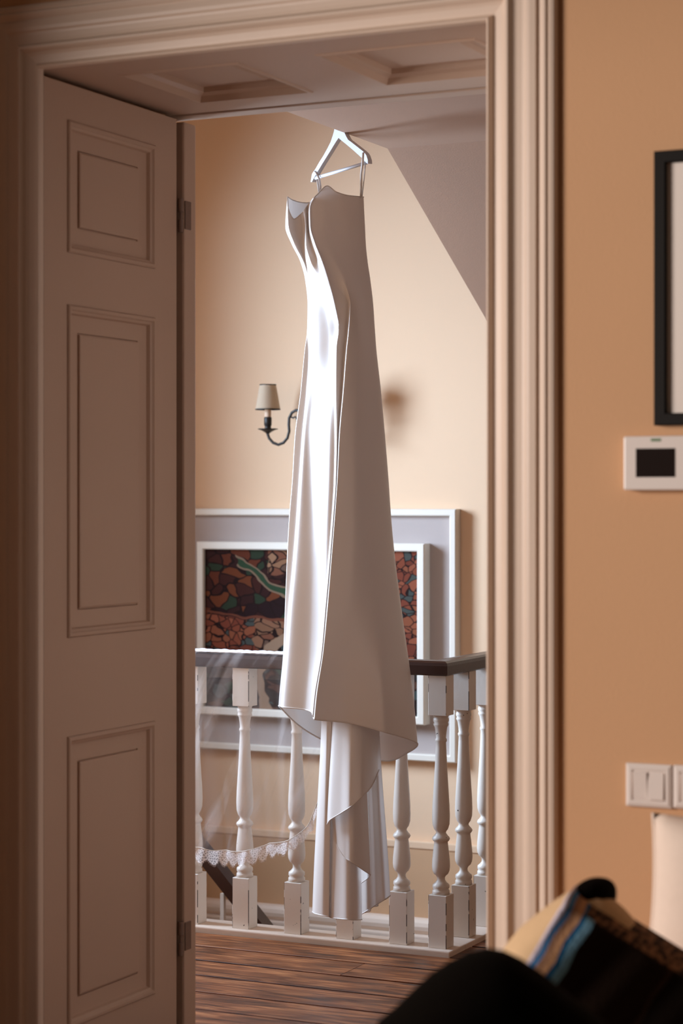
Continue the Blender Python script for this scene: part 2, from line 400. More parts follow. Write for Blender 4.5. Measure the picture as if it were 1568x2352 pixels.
# ------------------------------------------------------------------ room shell
KD = 0.93
YF, YB = 4.32*KD, 5.05*KD            # room face and landing face of the thick wall
XL, XR, ZT = -2.885*KD, -1.714*KD, EYE+1.056*KD   # clear opening
WXL, WXR, WZ = XL-.047, XR+.046, ZT+.048  # structural opening
YW = 7.20                      # far stairwell wall
bm = bmesh.new()
add_box(bm, (-5.2, YF, -0.02), (WXL, YB, 3.7)); add_box(bm, (WXR, YF, -0.02), (2.75, YB, 3.7)); add_box(bm, (WXL, YF, WZ), (WXR, YB, 3.7))
struct(bmobj('wall_front', bm, M_WALL), 'thick orange painted wall around the doorway', 'wall')
box('lining', (WXR-0.045, YF+0.01, 0), (WXR+0.0, YB, ZT-.002), M_TRIM, bpy.data.objects['wall_front'])
bm = bmesh.new()
add_box(bm, (-3.45, -0.4, -0.02), (-3.3, 0.3, 3.7)); add_box(bm, (-3.45, 2.75, -0.02), (-3.3, YF, 3.7))
add_box(bm, (-3.45, 0.3, -0.02), (-3.3, 2.75, 0.8)); add_box(bm, (-3.45, 0.3, 2.5), (-3.3, 2.75, 3.7))
struct(bmobj('wall_side_added', bm, M_WALL), 'unseen orange side wall added left of the doorway, its window opening shaping the light', 'wall')  # unseen wall, added to keep the room light off the left casing
o = struct(box('wall_back', (-5.2, YW, -1.4), (2.75, YW+0.15, 3.7), M_STAIR), 'apricot stairwell wall behind the balustrade', 'wall')
bm = bmesh.new()
add_box(bm, (-4.62, 6.42, -1.4), (-4.47, YW, 3.7)); add_box(bm, (-4.62, YB, 0.9), (-4.47, 5.15, 2.4))
add_box(bm, (-4.62, YB, -1.4), (-4.47, 6.42, 0.9)); add_box(bm, (-4.62, YB, 2.4), (-4.47, 6.42, 3.7))
struct(bmobj('wall_left', bm, M_STAIR), 'stairwell wall with the window, left of the doorway', 'wall')
# skirting of the far wall: tan board with a pale ledge and a rounded foot moulding
bm = bmesh.new(); add_box(bm, (-4.47, YW-0.022, -1.2), (0.5, YW, 0.075))
sk = struct(bmobj('baseboard_back', bm, M_DADO), 'tan skirting band along the foot of the stairwell wall', 'baseboard')
box('ledge', (-4.47, YW-0.026, 0.068), (0.5, YW, 0.095), M_STAIR, sk, .004)
bm = bmesh.new()
add_tube(bm, [(-4.4, YW-0.045, -0.215), (0.4, YW-0.045, -0.215)], 0.032, 14)
add_box(bm, (-4.4, YW-0.09, -0.285), (0.4, YW-0.02, -0.24), 0.006)
bmobj('foot_moulding', bm, M_TRIM, sk)

struct(box('wall_right_added', (2.6, YB, -1.4), (2.75, YW+0.1, 3.7), M_STAIR), 'unseen wall added at the right end of the landing to block ambient light', 'wall')  # unseen end wall, added to keep ambient light off the landing
# ceilings: the flat landing ceiling stops at an edge, the attic slope starts above the balustrade
ZC, XE, YS = 2.44, -2.645, 5.83
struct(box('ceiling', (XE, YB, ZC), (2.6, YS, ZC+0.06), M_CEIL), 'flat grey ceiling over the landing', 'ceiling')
sl = (1.954-ZC)/(6.69-YS)
y2 = YW; z2 = ZC+sl*(y2-YS)
v = [(XE, YS, ZC), (2.6, YS, ZC), (2.6, y2, z2), (XE, y2, z2)]
v += [(a, b, c+0.06) for a, b, c in v]
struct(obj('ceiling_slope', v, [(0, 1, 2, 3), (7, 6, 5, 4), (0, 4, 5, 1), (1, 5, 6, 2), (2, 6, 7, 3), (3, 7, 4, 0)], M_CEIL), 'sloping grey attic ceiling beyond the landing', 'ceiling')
struct(box('ceiling_upper_added', (-4.62, YB, 3.7), (2.6, YW+0.1, 3.78), M_CEIL))  # unseen cover, added so ambient light does not enter from above

# floor: boards run along the landing
fl = box('floor', (-4.6, 0.0, -0.06), (2.2, 5.80, -0.022), M_DARK); struct(fl, 'worn brown floorboards of the landing', 'floor')
ys = 4.399-3*.1755
n = 0
while ys < 7.1:
    w = 0.1755+random.uniform(-0.003, 0.003)
    x0 = -4.45 if ys+w < 5.83 else -2.43
    y1 = min(ys+w, 5.812) if (ys < 5.79 and ys+w > 5.83) else ys+w
    xs = [x0]+([random.uniform(-3.6, -2.4)] if (n % 2 and x0 < -3) else [])+[2.59]
    for a, b in zip(xs, xs[1:]):
        bm = bmesh.new(); add_box(bm, (a+0.001, ys+0.006, -0.022), (b-0.001, y1-0.006, random.uniform(-0.0012, 0.0008)), 0.0012, 1)
        bmobj('plank', bm, M_FLOOR, fl)
    ys += w; n += 1
box('room_boards', (-4.6, 0.0, -0.022), (2.2, 4.396-3*.1755, -0.001), M_FLOOR, fl)
struct(box('floor_lower', (-3.25, 5.93, -0.34), (-2.46, YW-0.02, -0.285), M_FLOOR), 'lower half landing floor seen between balusters', 'floor')
struct(box('wall_landing', (-2.5, 5.91, -0.3), (-2.44, YW-0.1, -0.024), M_TRIM))

# door casing: moulded profile mitred round the opening
prof = [(0, 0), (0, .014), (.002, .020), (.006, .022), (.009, .019), (.012, .012), (.016, .009), (.022, .010), (.034, .013), (.041, .017), (.046, .025), (.050, .029),
        (.055, .029), (.059, .024), (.064, .018), (.072, .017), (.084, .017), (.090, .018), (.095, .022), (.103, .023), (.117, .022), (.119, .015), (.123, .015), (.128, .019),
        (.136, .023), (.140, .023), (.143, .019), (.146, .018), (.149, .020), (.157, .018), (.161, .014), (.162, 0)]
rows = []
for t, h in prof:
    t, h = t*KD, h*KD
    rows.append([(XL-t, YF-h, 0.0), (XL-t, YF-h, ZT+t), (XR+t, YF-h, ZT+t), (XR+t, YF-h, 0.0)])
v, f = grid(rows)
struct(obj('trim_1', v, f, M_TRIM), 'moulded cream door casing around the doorway', 'casing')

# panelled soffit of the reveal
so = box('soffit', (XL-0.04, YF+0.002, ZT+0.035), (XR+0.04, YB, WZ), M_DOOR)
so.name = 'trim_2'; struct(so, 'panelled cream lining over the top of the reveal', 'lining')
bm = bmesh.new()
pans = [(-2.752*KD, -2.412*KD, 0, 0), (-2.21*KD, -1.80*KD, 0, 0)]
xs = [XL-0.03, pans[0][0], pans[0][1], pans[1][0], pans[1][1], XR+0.02]
y0, y1, y2_, y3 = YF+0.002, 4.45*KD, 4.855*KD, 4.985*KD
for a, b, c, d in [(xs[0], xs[5], y0, y1), (xs[0], xs[5], y2_, y3), (xs[0], xs[1], y1, y2_), (xs[2], xs[3], y1, y2_), (xs[4], xs[5], y1, y2_)]:
    add_box(bm, (a, c, ZT), (b, d, ZT+0.036))
bmobj('frame', bm, M_DOOR, so)
def panel_ring(cx0, cx1, cy0, cy1, prof, place):
    rows = []
    for e, h in prof:
        rows.append([place(cx0+e, cy0+e, h), place(cx1-e, cy0+e, h), place(cx1-e, cy1-e, h), place(cx0+e, cy1-e, h)])
    v, f = grid(rows, True); nn = len(prof); f.append(tuple((nn-1)*4+k for k in range(4)))
    return v, f
for i in (0, 1):
    v, f = panel_ring(xs[1+2*i], xs[2+2*i], y1, y2_, [(0, 0), (.003, -.003), (.010, -.003), (.016, .012), (.03, .018), (.032, .03), (.075, .03), (.085, .022)], lambda a, b, h: (a, b, ZT+h))
    obj('panel', v, f, M_DOOR, so)
# head of the door frame at the landing face
bm = bmesh.new()
add_box(bm, (WXL, 4.99*KD, 0), (XL+.010, YB+0.005, ZT-.017), 0.006); add_box(bm, (WXR-0.06, 4.99*KD, 0), (WXR, YB+0.005, ZT-.017), 0.006)
add_box(bm, (WXL, 4.99*KD, ZT-.004), (WXR, YB+0.004, WZ), 0.004)
struct(bmobj('trim_3', bm, M_DOOR), 'plain cream door frame at the landing side of the reveal', 'door frame')
struct(box('gap_shade', (WXL-0.001, YF+0.02, 0), (WXL+0.004, 4.99*KD, ZT-.002), M_DARK))  # dark sheet behind the leaf, painting the shade of the gap

# ------------------------------------------------------------------ door leaf folded against the left reveal
def yz(px, py): p = at_x(px, py, XL); return p.y, p.z
LY0, LY1, LZ0, LZ1 = YF+0.001, 4.966*KD, 0.008, ZT-.014
P = [(yz(154, 0)[0], yz(355, 0)[0], yz(154, 579)[1], yz(355, 334)[1]),
     (yz(151, 0)[0], yz(352, 0)[0], yz(151, 1466)[1], yz(352, 729)[1]),
     (yz(156, 0)[0], yz(351, 0)[0], yz(351, 2284)[1], yz(156, 1692)[1])]
pa, pb = P[0][0], P[0][1]
bm = bmesh.new()
zs = [LZ0, P[2][2], P[2][3], P[1][2], P[1][3], P[0][2], P[0][3], LZ1]
x0, x1 = XL-0.040, XL
add_box(bm, (x0, LY0, LZ0), (x1, pa, LZ1)); add_box(bm, (x0, pb, LZ0), (x1, LY1, LZ1))
for k in (0, 2, 4, 6): add_box(bm, (x0, pa, zs[k]), (x1, pb, zs[k+1]))
door = struct(bmobj('door_1', bm, M_DOOR), 'old cream three panel door leaf opened flat against the left of the doorway', 'door')
pr = [(0, -.004), (.001, .003), (.004, .006), (.010, .006), (.014, .001), (.019, -.002), (.022, -.011), (.062, -.012), (.0625, -.016), (.0655, -.016), (.066, -.008), (.070, -.006)]
for a, b, c, d in P:
    v, f = panel_ring(pa, pb, c, d, pr, lambda q, r, h: (XL+h, q, r))
    obj('panel', v, f, M_DOOR, door)
for py in (493, 2152):
    z = at_x(412, py, XL).z
    yk = 4.978*KD; bm = bmesh.new()
    add_box(bm, (XL+0.0095, 4.992*KD, z-0.036), (XL+0.0125, 4.992*KD+.030, z+0.036), 0.001, 1)
    add_tube(bm, [(XL+0.006, yk, z+0.006), (XL+0.006, yk, z+0.040)], 0.0075, 12)
    add_tube(bm, [(XL+0.006, yk, z-0.046), (XL+0.006, yk, z-0.014)], 0.0068, 12)
    add_tube(bm, [(XL+0.006, yk, z-0.03), (XL+0.006, yk, z+0.03)], 0.0035, 8)
    hg = bmobj('hinge', bm, M_HINGE, door)

# ------------------------------------------------------------------ balustrade
YR = 5.80
bal = thing('balustrade', (-2.471, YR, 0), 'white turned balustrade with dark wooden handrail around the stairwell', 'balustrade')
bz0, bz1, hw = 0.016, 0.841, 0.0295
def zz(py): return bz1-(py-1552)/620.0*(bz1-bz0)
bm = bmesh.new()
bp = [(20, 2052), (19.5, 2043), (17, 2041), (19.5, 2036), (19, 2030), (13, 2025), (9.5, 2020), (9, 2014), (12, 2009), (16, 2006), (19.6, 1998), (20.6, 1988), (20, 1974), (18, 1955), (16, 1938),
      (15.5, 1933), (18.5, 1930), (20.5, 1926), (19, 1922), (15, 1918), (11.5, 1913), (12, 1909), (16, 1904), (19.5, 1893), (20.3, 1875), (19.5, 1850), (17, 1810), (14.2, 1765), (12.2, 1720), (11.6, 1707),
      (13.4, 1704), (13.4, 1700), (11.6, 1697), (12.5, 1685), (14.5, 1672), (17, 1668), (17.4, 1665), (16, 1662), (18, 1658), (18, 1653), (16.2, 1650), (17.4, 1648), (17.4, 1643)]
add_lathe(bm, [(r*1.0/751, zz(y)) for r, y in bp], n=28)
add_box(bm, (-hw, -hw, bz0), (hw, hw, zz(2052)), 0.0012, 1)
add_box(bm, (-hw, -hw, zz(1645)), (hw, hw, bz1+0.004), 0.0012, 1)
bmesh.ops.recalc_face_normals(bm, faces=bm.faces)
bal_me = bpy.data.meshes.new('baluster'); bm.to_mesh(bal_me); bm.free(); bal_me.materials.append(M_BAL)
front = YR+0.026
pts = []
for px in (533, 652, 771, 893, 983):
    pts.append((at_y(px, 2100, front).x+hw, front+hw))
dx = pts[1][0]-pts[0][0]
pts += [(pts[0][0]-dx, front+hw), (pts[0][0]-2*dx, front+hw), (pts[0][0]-3*dx, front+hw)]
xc = pts[4][0]
for px, py in ((1036, 2100), (1087, 2100)):
    # return run: same X as the corner post, farther back
    p = at_x(px, py, xc-hw); pts.append((xc, p.y+hw))
for k in range(5): pts.append((xc, 2*pts[-1][1]-pts[-2][1]))
for x, y in pts:
    link('baluster', bal_me, None, bal, loc=(x-bal.location.x, y-bal.location.y, 0))
bw = 0.125
xo = xc+0.052
bm = bmesh.new()
add_box(bm, (-4.45, YR, -0.02), (xo, YR+bw, bz0), 0.004); add_box(bm, (xo-bw, YR+bw, -0.02), (xo, YW-0.12, bz0-0.0005), 0.004)
bmobj('base_rail', bm, M_TRIM, bal)
def rail(name, a, b, side):
    # rounded-top handrail swept from a to b, mitred at b
    sec = [(-.036, .842), (-.036, .868), (-.033, .877), (-.024, .882), (0, .884), (.024, .882), (.033, .877), (.036, .868), (.036, .842), (.030, .838), (-.030, .838)]
    rows = []
    for p, mit in ((a, 0), (b, 1)):
        r = []
        for s, z in sec:
            if side == 'x': r.append((p[0]+(-s if False else 0)+(mit*(s*-1)), p[1]+s, z))
            else: r.append((p[0]-s, p[1]+(0 if not mit else s), z))
        rows.append(r)
    v, f = grid(rows, True); k = len(sec); f += [tuple(range(k))[::-1], tuple(range(k, 2*k))]
    o = obj(name, v, f, M_RAIL, bal)
    for pl in o.data.polygons: pl.use_smooth = False
    return o
yc = front+hw
rail('handrail', (-4.45, yc), (xc, yc), 'x')
rail('handrail', (xc, YW-0.1), (xc, yc), 'y')

# lower flight handrail and its thin post, seen through the balusters
sh = thing('stair_handrail', (-3.6, 6.5, -0.28), 'dark sloping handrail of the lower stair flight behind the balusters', 'handrail')
a = at_y(440, 1938, 6.35); b = at_y(640, 2192, 6.35); dv = (b-a).normalized(); nv = Vector((-dv.z, 0, dv.x))
a = a-dv*0.25
bm = bmesh.new(); add_prism(bm, [a-nv*.022, b-nv*.022, b+nv*.022, a+nv*.022], Vector((0, 0.06, 0)))
bmobj('rail', bm, M_RAIL, sh)
p = at_y(511, 2000, 6.38)
box('post', (p.x-.007, 6.375, -0.30), (p.x+.007, 6.39, at_y(511, 2052, 6.38).z), M_TRIM, sh)
p2 = at_y(452, 2000, 6.38)
box('post', (p2.x-.007, 6.375, -0.30), (p2.x+.007, 6.39, at_y(452, 1975, 6.38).z), M_TRIM, sh)

# ------------------------------------------------------------------ big framed painting on the stairwell wall
def on_wall(px, py, off=0.0): return at_y(px, py, YW-off)
o0, o1 = on_wall(436, 1172), on_wall(1057, 1168)
OX1, OZ1, OZ0 = o1.x, on_wall(900, 1169).z, on_wall(900, 1741).z
IX0, IX1 = on_wall(452, 1245, .07).x, on_wall(975, 1250, .07).x
IZ1, IZ0 = on_wall(700, 1246, .07).z, on_wall(700, 1652, .07).z
OX0 = IX0-(OX1-IX1)
pt = thing('framed_painting', ((OX0+OX1)/2, YW, OZ0), 'large abstract painting in white frame on a grey board, behind the balustrade', 'painting')
def frame_ring(name, x0, x1, z0, z1, w, ya, yb, m, parent, lip=0.004):
    sec = [(0, yb), (0, ya+lip), (lip, ya), (w-lip, ya), (w, ya+lip), (w, yb)]
    rows = [[(x0+e, y, z0+e), (x1-e, y, z0+e), (x1-e, y, z1-e), (x0+e, y, z1-e)] for e, y in sec]
    v, f = grid(rows, True); return obj(name, v, f, m, parent)
frame_ring('outer_frame', OX0, OX1, OZ0, OZ1, 0.026, YW-0.045, YW-0.001, M_FRAMEW, pt)
box('backing_board', (OX0+.02, YW-0.022, OZ0+.02), (OX1-.02, YW-0.002, OZ1-.02), M_BACKBOARD, pt)
frame_ring('inner_frame', IX0, IX1, IZ0, IZ1, 0.030, YW-0.075, YW-0.022, M_FRAMEW, pt)
cv = [(IX0+.022, YW-.058, IZ0+.022), (IX1-.022, YW-.058, IZ0+.022), (IX1-.022, YW-.058, IZ1-.022), (IX0+.022, YW-.058, IZ1-.022)]
cv += [(x, y+.03, z) for x, y, z in cv]
co = obj('canvas', cv, [(0, 1, 2, 3), (7, 6, 5, 4), (0, 4, 5, 1), (1, 5, 6, 2), (2, 6, 7, 3), (3, 7, 4, 0)], M_CANVAS, pt)
ul = co.data.uv_layers.new(name='UVMap'); tb = [(0, 0), (1, 0), (1, 1), (0, 1)]
for lp in co.data.loops: ul.data[lp.index].uv = tb[lp.vertex_index % 4]

# ------------------------------------------------------------------ wall sconce (two candle arms, the right one mostly behind the gown)
SY = YW-0.13
sc0 = at_y(700, 975, SY)
sc = thing('wall_sconce', (sc0.x, YW, sc0.z), 'black iron candle sconce with small parchment shades on the stairwell wall', 'sconce')
bm = bmesh.new(); add_lathe(bm, [(.035, 0), (.035, .008), (.028, .014), (.012, .018)], n=20)
bmesh.ops.rotate(bm, cent=(0, 0, 0), matrix=Matrix.Rotation(math.pi/2, 3, 'X'), verts=bm.verts)
bmesh.ops.translate(bm, vec=(sc0.x, YW, sc0.z), verts=bm.verts)
bmobj('backplate', bm, M_IRON, sc, True)
tube('stem', [(sc0.x, YW-.015, sc0.z), (sc0.x, SY, sc0.z+.01), (sc0.x, SY, sc0.z+.035)], .007, M_IRON, sc)
PXM = 4820/8.13
def scp(px, py, sgn): 
    p = at_y(px, py, SY); return Vector((sc0.x+sgn*(p.x-sc0.x), SY, p.z))
for sgn in (1, -1):
    ctr = [(698, 955), (692, 944), (680, 942), (670, 948), (664, 960), (663, 975), (664, 990), (660, 1006), (651, 1017), (639, 1021.5), (627, 1017), (618, 1007), (614, 995), (614, 988)]
    tube('arm', [scp(a, b, sgn) for a, b in ctr], [.0055]*len(ctr), M_IRON, sc, 10)
    c = scp(615, 990, sgn); bm = bmesh.new()
    add_lathe(bm, [(.004, -.012), (.010, -.006), (.026, .003), (.039, .007), (.038, .009), (.012, .006), (.012, .02), (.0145, .022), (.0145, .05), (.012, .054)], (c.x, c.y, c.z), 24)
    bmobj('drip_pan', bm, M_IRON, sc)
    bm = bmesh.new(); zb = at_y(615, 969, SY).z; zt = at_y(615, 935, SY).z
    add_lathe(bm, [(.0125, zb), (.0125, zt)], (c.x, c.y, 0), 20); bmobj('candle', bm, M_CANDLE, sc)
    z0, z1 = at_y(615, 940, SY).z, at_y(615, 883, SY).z; bm = bmesh.new()
    add_lathe(bm, [(.0475, z0), (.031, z1)], (c.x, c.y, 0), 32, False)
    g = bm.faces[:]; bmesh.ops.solidify(bm, geom=g, thickness=0.0015)
    shd = bmobj('shade', bm, M_SHADE, sc, True)
    for r0, zr in ((.0482, z0-.001), (.0318, z1-.002)):
        bm = bmesh.new(); add_lathe(bm, [(r0, zr-.0015), (r0, zr+.0025), (r0-.002, zr+.0025), (r0-.002, zr-.0015), (r0, zr-.0015)], (c.x, c.y, 0), 32, False)
        bmobj('shade_trim', bm, M_IRON, shd)
for sgn in (1, -1):
    tube('scroll', [scp(a, b, sgn) for a, b in ((669, 958), (673, 960), (678, 957), (682, 963), (684, 975), (681, 985), (686, 992), (696, 990))], .0035, M_IRON, sc, 8)

# ------------------------------------------------------------------ hanger
dl, dr = 6.335, 5.975
tl, trr = at_d(716, 410, dl), at_d(846, 365, dr)
hd = Vector((trr.x-tl.x, trr.y-tl.y, 0)).normalized(); hn = Vector((-hd.y, hd.x, 0))
if hn.y < 0: hn = -hn
hp0 = Vector(((tl.x+trr.x)/2, (tl.y+trr.y)/2, tl.z))
def hpl(px, py, off=0.0): return at_plane(px, py, hp0+hn*off, hn)
ha = hpl(777, 290)
hg = thing('coat_hanger', (ha.x, ha.y, ha.z), 'white wooden hanger hooked over the ceiling edge, holding the gown', 'hanger')
out_ = [(713, 418), (716, 400), (719.5, 394), (724, 388), (733, 372), (742, 358), (752, 340), (759, 326), (764, 311), (767, 300), (769, 280), (786, 280), (788, 294), (790, 303), (794, 312), (799, 321), (806, 326), (820, 337), (831.5, 346), (837, 351), (841, 357), (844.5, 368), (845, 376)]
in_ = [(716, 418), (721, 408), (724.5, 402), (728, 396), (740, 376), (750, 360), (760, 344), (766, 334), (771, 326), (775, 320), (777, 317), (777.5, 317.2), (779, 318.5), (783, 322), (788, 326), (793, 330), (799, 335), (812, 346), (824, 357), (831, 363), (836, 368), (840, 373), (843, 376)]
rows = []
for a, b in zip(out_, in_):
    r = [hpl(*a), hpl(*b)]; rows.append([r[0], r[1], r[1]+hn*.013, r[0]+hn*.013])
v, f = grid(rows, True); k = len(rows)-1; f += [(3, 2, 1, 0), (4*k, 4*k+1, 4*k+2, 4*k+3)]
obj('hanger_body', v, f, M_HANGER, hg)
tube('trouser_bar', [hpl(720, 410.5, .0065), hpl(842, 373.5, .0065)], .0048, M_HANGER, hg, 14)
top = hpl(777, 286, .0065)
hk = [top, top+Vector((0, 0, .03))]
for k in range(0, 11):
    t = math.pi*k/10; hk.append(Vector((XE+.018-.018*0-(XE+.018-top.x)*(0.5+0.5*math.cos(t)), top.y, ZC+.075+.022*math.sin(t))))
hk.append(hk[-1]+Vector((0, 0, -.018)))
tube('hook', hk, .0018, M_METAL, hg, 8)

# ------------------------------------------------------------------ wedding gown
D0 = 6.15
RY = [430, 480, 520, 560, 600, 640, 700, 760, 800, 900, 1000, 1100, 1200, 1300, 1400, 1500, 1600, 1720]
PX = {
 0: [663, 657, 655, 669, 689, 700, 706, 705, 700, 690, 677, 671, 663, 658, 654, 650, 641, 634],
 1: [665, 661, 663, 676, 695, 706, 709, 708, 709, 704, 695, 688, 681, 673, 664, 657, 648, 640],
 2: [672, 674, 676, 686, 700, 709, 712, 710, 711, 706, 697, 690, 683, 675, 666, 659, 650, 642],
 3: [684, 688, 692, 697, 705, 717, 724, 724, 724, 722, 712, 714, 717, 718, 716, 712, 704, 696],
 4: [696, 698, 702, 703, 714, 731, 748, 755, 758, 760, 758, 756, 752, 748, 741, 732, 718, 708],
 5: [715, 706, 707, 713, 728, 744, 763, 774, 769, 769, 769, 767, 761, 753, 744, 735, 720, 710],
 6: [736, 711, 712, 723, 739, 752, 768, 778, 773, 772, 773, 771, 764, 756, 747, 738, 722, 712],
 7: [738, 715, 716, 728, 744, 762, 799, 796, 791, 784, 777, 773, 766, 758, 749, 740, 724, 714],
 8: [751, 742, 744, 754, 770, 788, 804, 801, 797, 789, 780, 775, 768, 760, 752, 742, 727, 717],
 9: [774, 768, 770, 780, 792, 808, 818, 820, 819, 816, 813, 812, 810, 806, 802, 800, 798, 800],
 10: [796, 803, 804, 810, 818, 830, 838, 843, 846, 850, 852, 855, 857, 860, 864, 868, 875, 880],
 11: [834, 836, 838, 840, 844, 850, 857, 861, 864, 875, 884, 892, 899, 909, 922, 936, 949, 960],
}
DY = [430, 520, 580, 640, 700, 800, 1000, 1300, 1600, 1720]
DD = {
 0: [.060, .060, .075, .090, .095, .116, .150, .170, .184, .188],
 1: [.035, .030, .045, .060, .070, .108, .134, .154, .168, .173],
 2: [.060, .062, .055, .040, .035, .060, .062, .064, .066, .066],
 3: [.055, .058, .035, .010, .005, .012, .040, .022, .018, .016],
 4: [.010, .006, -.008, -.022, -.032, -.034, -.045, -.026, -.012, -.010],
 5: [.022, .022, -.006, -.048, -.062, -.060, -.056, -.034, -.018, -.016],
 6: [-.030, -.034, -.050, -.066, -.078, -.078, -.072, -.058, -.050, -.048],
 7: [-.028, -.032, -.046, -.054, -.062, -.064, -.062, -.052, -.046, -.044],
 8: [-.024, -.026, -.036, -.056, -.098, -.102, -.096, -.100, -.108, -.110],
 9: [-.016, -.014, -.020, -.034, -.072, -.086, -.086, -.094, -.084, -.080],
 10: [.000, .002, .002, .000, -.010, -.018, -.026, -.044, -.086, -.092],
 11: [.030, .036, .040, .045, .050, .055, .062, .070, .075, .075],
}
# neckline and hem heights of the front columns, then the back
TOPN = [452, 474, 503, 493, 484, 472, 454, 446, 427, 441, 449, 453]
HEMN = [1621, 1623, 1624, 1630, 1635, 1637, 1642, 1648, 1652, 1660, 1680, 1709]
BACK_PX = [(0.80, .115), (0.50, .165), (0.25, .185), (0.08, .165)]     # fraction of the width, depth
BACK_TOP = [457, 460, 466, 460]
BACK_HEM = [1731, 1748, 1700, 1662]
BACK_HPX = [932, 886, 742, 681]
NF = 12
cols = np.linspace(0, NF-1, 150)
trow = np.concatenate([np.linspace(0, .12, 46)[:-1], np.linspace(.12, 1, 130)])
ctrl_px = lambda c, y: pchip(RY, PX[c], y)
ctrl_d = lambda c, y: pchip(DY, DD[c], y)
NT = NF+len(BACK_PX)
rows = []
for t in trow:
    cy, cx, cd = [], [], []
    for c in range(NF):
        y = TOPN[c]+t*(HEMN[c]-TOPN[c]); cy.append(y); cx.append(float(ctrl_px(c, [y])[0])); cd.append(float(ctrl_d(c, [y])[0]))
    for k, (fr, dd) in enumerate(BACK_PX):
        y = BACK_TOP[k]+t*(BACK_HEM[k]-BACK_TOP[k])
        xl, xr = float(ctrl_px(0, [y])[0]), float(ctrl_px(11, [y])[0])
        g = max(0.0, (t-.8)/.2)
        x = xl+(xr-xl)*fr; x = x*(1-g*g)+BACK_HPX[k]*g*g
        cy.append(y); cx.append(x); cd.append(dd*(0.8+0.35*t)+(.055-dd*.2 if False else 0))
    cy.append(cy[0]); cx.append(cx[0]); cd.append(cd[0])
    idx = np.arange(NT+1)
    q = np.concatenate([np.linspace(0, NF-1, 170), np.linspace(NF-1, NT, 46)[1:-1]])
    X_, Y_, D_ = pchip(idx, cx, q), pchip(idx, cy, q), pchip(idx, cd, q)
    rows.append([at_d(x, y, D0+d) for x, y, d in zip(X_, Y_, D_)])
ga = rows[0][0]
gown = thing('wedding_gown', (at_d(790, 1300, D0).x, at_d(790, 1300, D0).y, 0.05), 'long ivory satin wedding gown with thin straps and train, hanging in the doorway', 'dress')
v, f = grid(rows, True)
obj('gown_body', v, f, M_SATIN, gown, True)
hem = [p for p in rows[-1]]
tube('hem_piping', hem[:170], .0022, M_SATIN, gown, 6)
tube('hem_piping', hem[168:]+hem[:2], .0022, M_SATIN, gown, 6)
tube('neckline_piping', rows[0]+rows[0][:1], .0016, M_SATIN, gown, 6)
# side seam down the bodice
sm = []
for y in np.linspace(450, 752, 40):
    sm.append(at_d(float(ctrl_px(6, [y])[0])+.8, y, D0+float(ctrl_d(6, [y])[0])-.0012))
tube('seam', sm, .0009, M_SATIN, gown, 5)

# straps looped over the hanger ends
def ribbon(name, pts, w, m, parent):
    rows = []
    for p in pts: rows.append([Vector(p)-hd*w/2*0.3-Vector((CS, SN, 0))*w/2, Vector(p)+Vector((CS, SN, 0))*w/2+hd*w/2*0.3])
    v, f = grid(rows); o = obj(name, v, f, m, parent, True)
    md = o.modifiers.new('thickness', 'SOLIDIFY'); md.thickness = .0012
    return o
ribbon('strap', [at_d(828.5, 455, D0-.0+.012), at_d(829, 430, 6.10), at_d(829, 400, 6.03), at_d(832, 378, 5.99), at_d(833.5, 356, 5.975), at_d(834, 351, 5.978), hpl(834.5, 349.5, .006)], .0055, M_SATIN, gown)
ribbon('strap', [hpl(834.5, 349.5, .006), hpl(836.5, 352, .0155), at_d(838.5, 380, 6.0), at_d(836, 410, 6.06), at_d(831, 453, D0+.03)], .003, M_SATIN, gown)
ribbon('strap', [at_d(736, 438, D0-.026), at_d(735, 425, 6.2), at_d(733, 411, 6.28), hpl(726, 396, -.002), hpl(722.5, 393, -.001), hpl(722.5, 392, .006)], .0055, M_SATIN, gown)
ribbon('strap', [hpl(722.5, 392, .006), hpl(724, 395, .0155), at_d(728.5, 414, 6.33), at_d(730.5, 428, 6.32), at_d(733, 446, D0+.12)], .0045, M_SATIN, gown)

# train: overlapping flutes under the hem
def sheet(colpx, top, bot, dep, nr=46, nc=60, bias=None):
    """sheet between a top and a bottom edge given at the column stations; every entry is (x_top, x_bottom)"""
    k = np.arange(len(colpx)); q = np.linspace(0, len(colpx)-1, nc)
    xt, xb = pchip(k, [a for a, b in colpx], q), pchip(k, [b for a, b in colpx], q)
    yt, yb = pchip(k, top, q), pchip(k, bot, q)
    dt, db = pchip(k, [a for a, b in dep], q), pchip(k, [b for a, b in dep], q)
    out = []
    for t in np.linspace(0, 1, nr):
        e = t*t*(3-2*t)*.4+t*.6
        out.append([at_d(xt[i]+(xb[i]-xt[i])*e, yt[i]+(yb[i]-yt[i])*t, D0+dt[i]+(db[i]-dt[i])*t) for i in range(nc)])
    return out
sheets = []
# left and right tubes that reach lowest
sheets.append(sheet([(740, 717), (744, 722), (752, 742), (762, 754), (764, 757.5)], [1600]*5, [2094, 2098, 2103, 2105, 2105], [(.05, .08), (.028, .048), (.0, .014), (-.002, .008), (.03, .05)]))
sheets.append(sheet([(764, 756), (770, 761), (782, 778), (800, 800), (818, 820), (822, 831)], [1650]*6, [2106, 2108, 2110, 2112, 2113, 2112], [(.03, .038), (.010, .012), (-.008, -.018), (-.022, -.044), (-.004, -.016), (.05, .045)]))
# upper flute ending in the rising diagonal hem
sheets.append(sheet([(763, 751), (768, 757), (785, 782), (810, 805), (828, 828), (850, 852), (872, 870)], [1640]*7, [1893, 1884, 1868, 1853, 1832, 1808, 1768], [(.0, -.006), (-.022, -.030), (-.044, -.068), (-.062, -.100), (-.054, -.094), (-.03, -.034), (.03, .03)]))
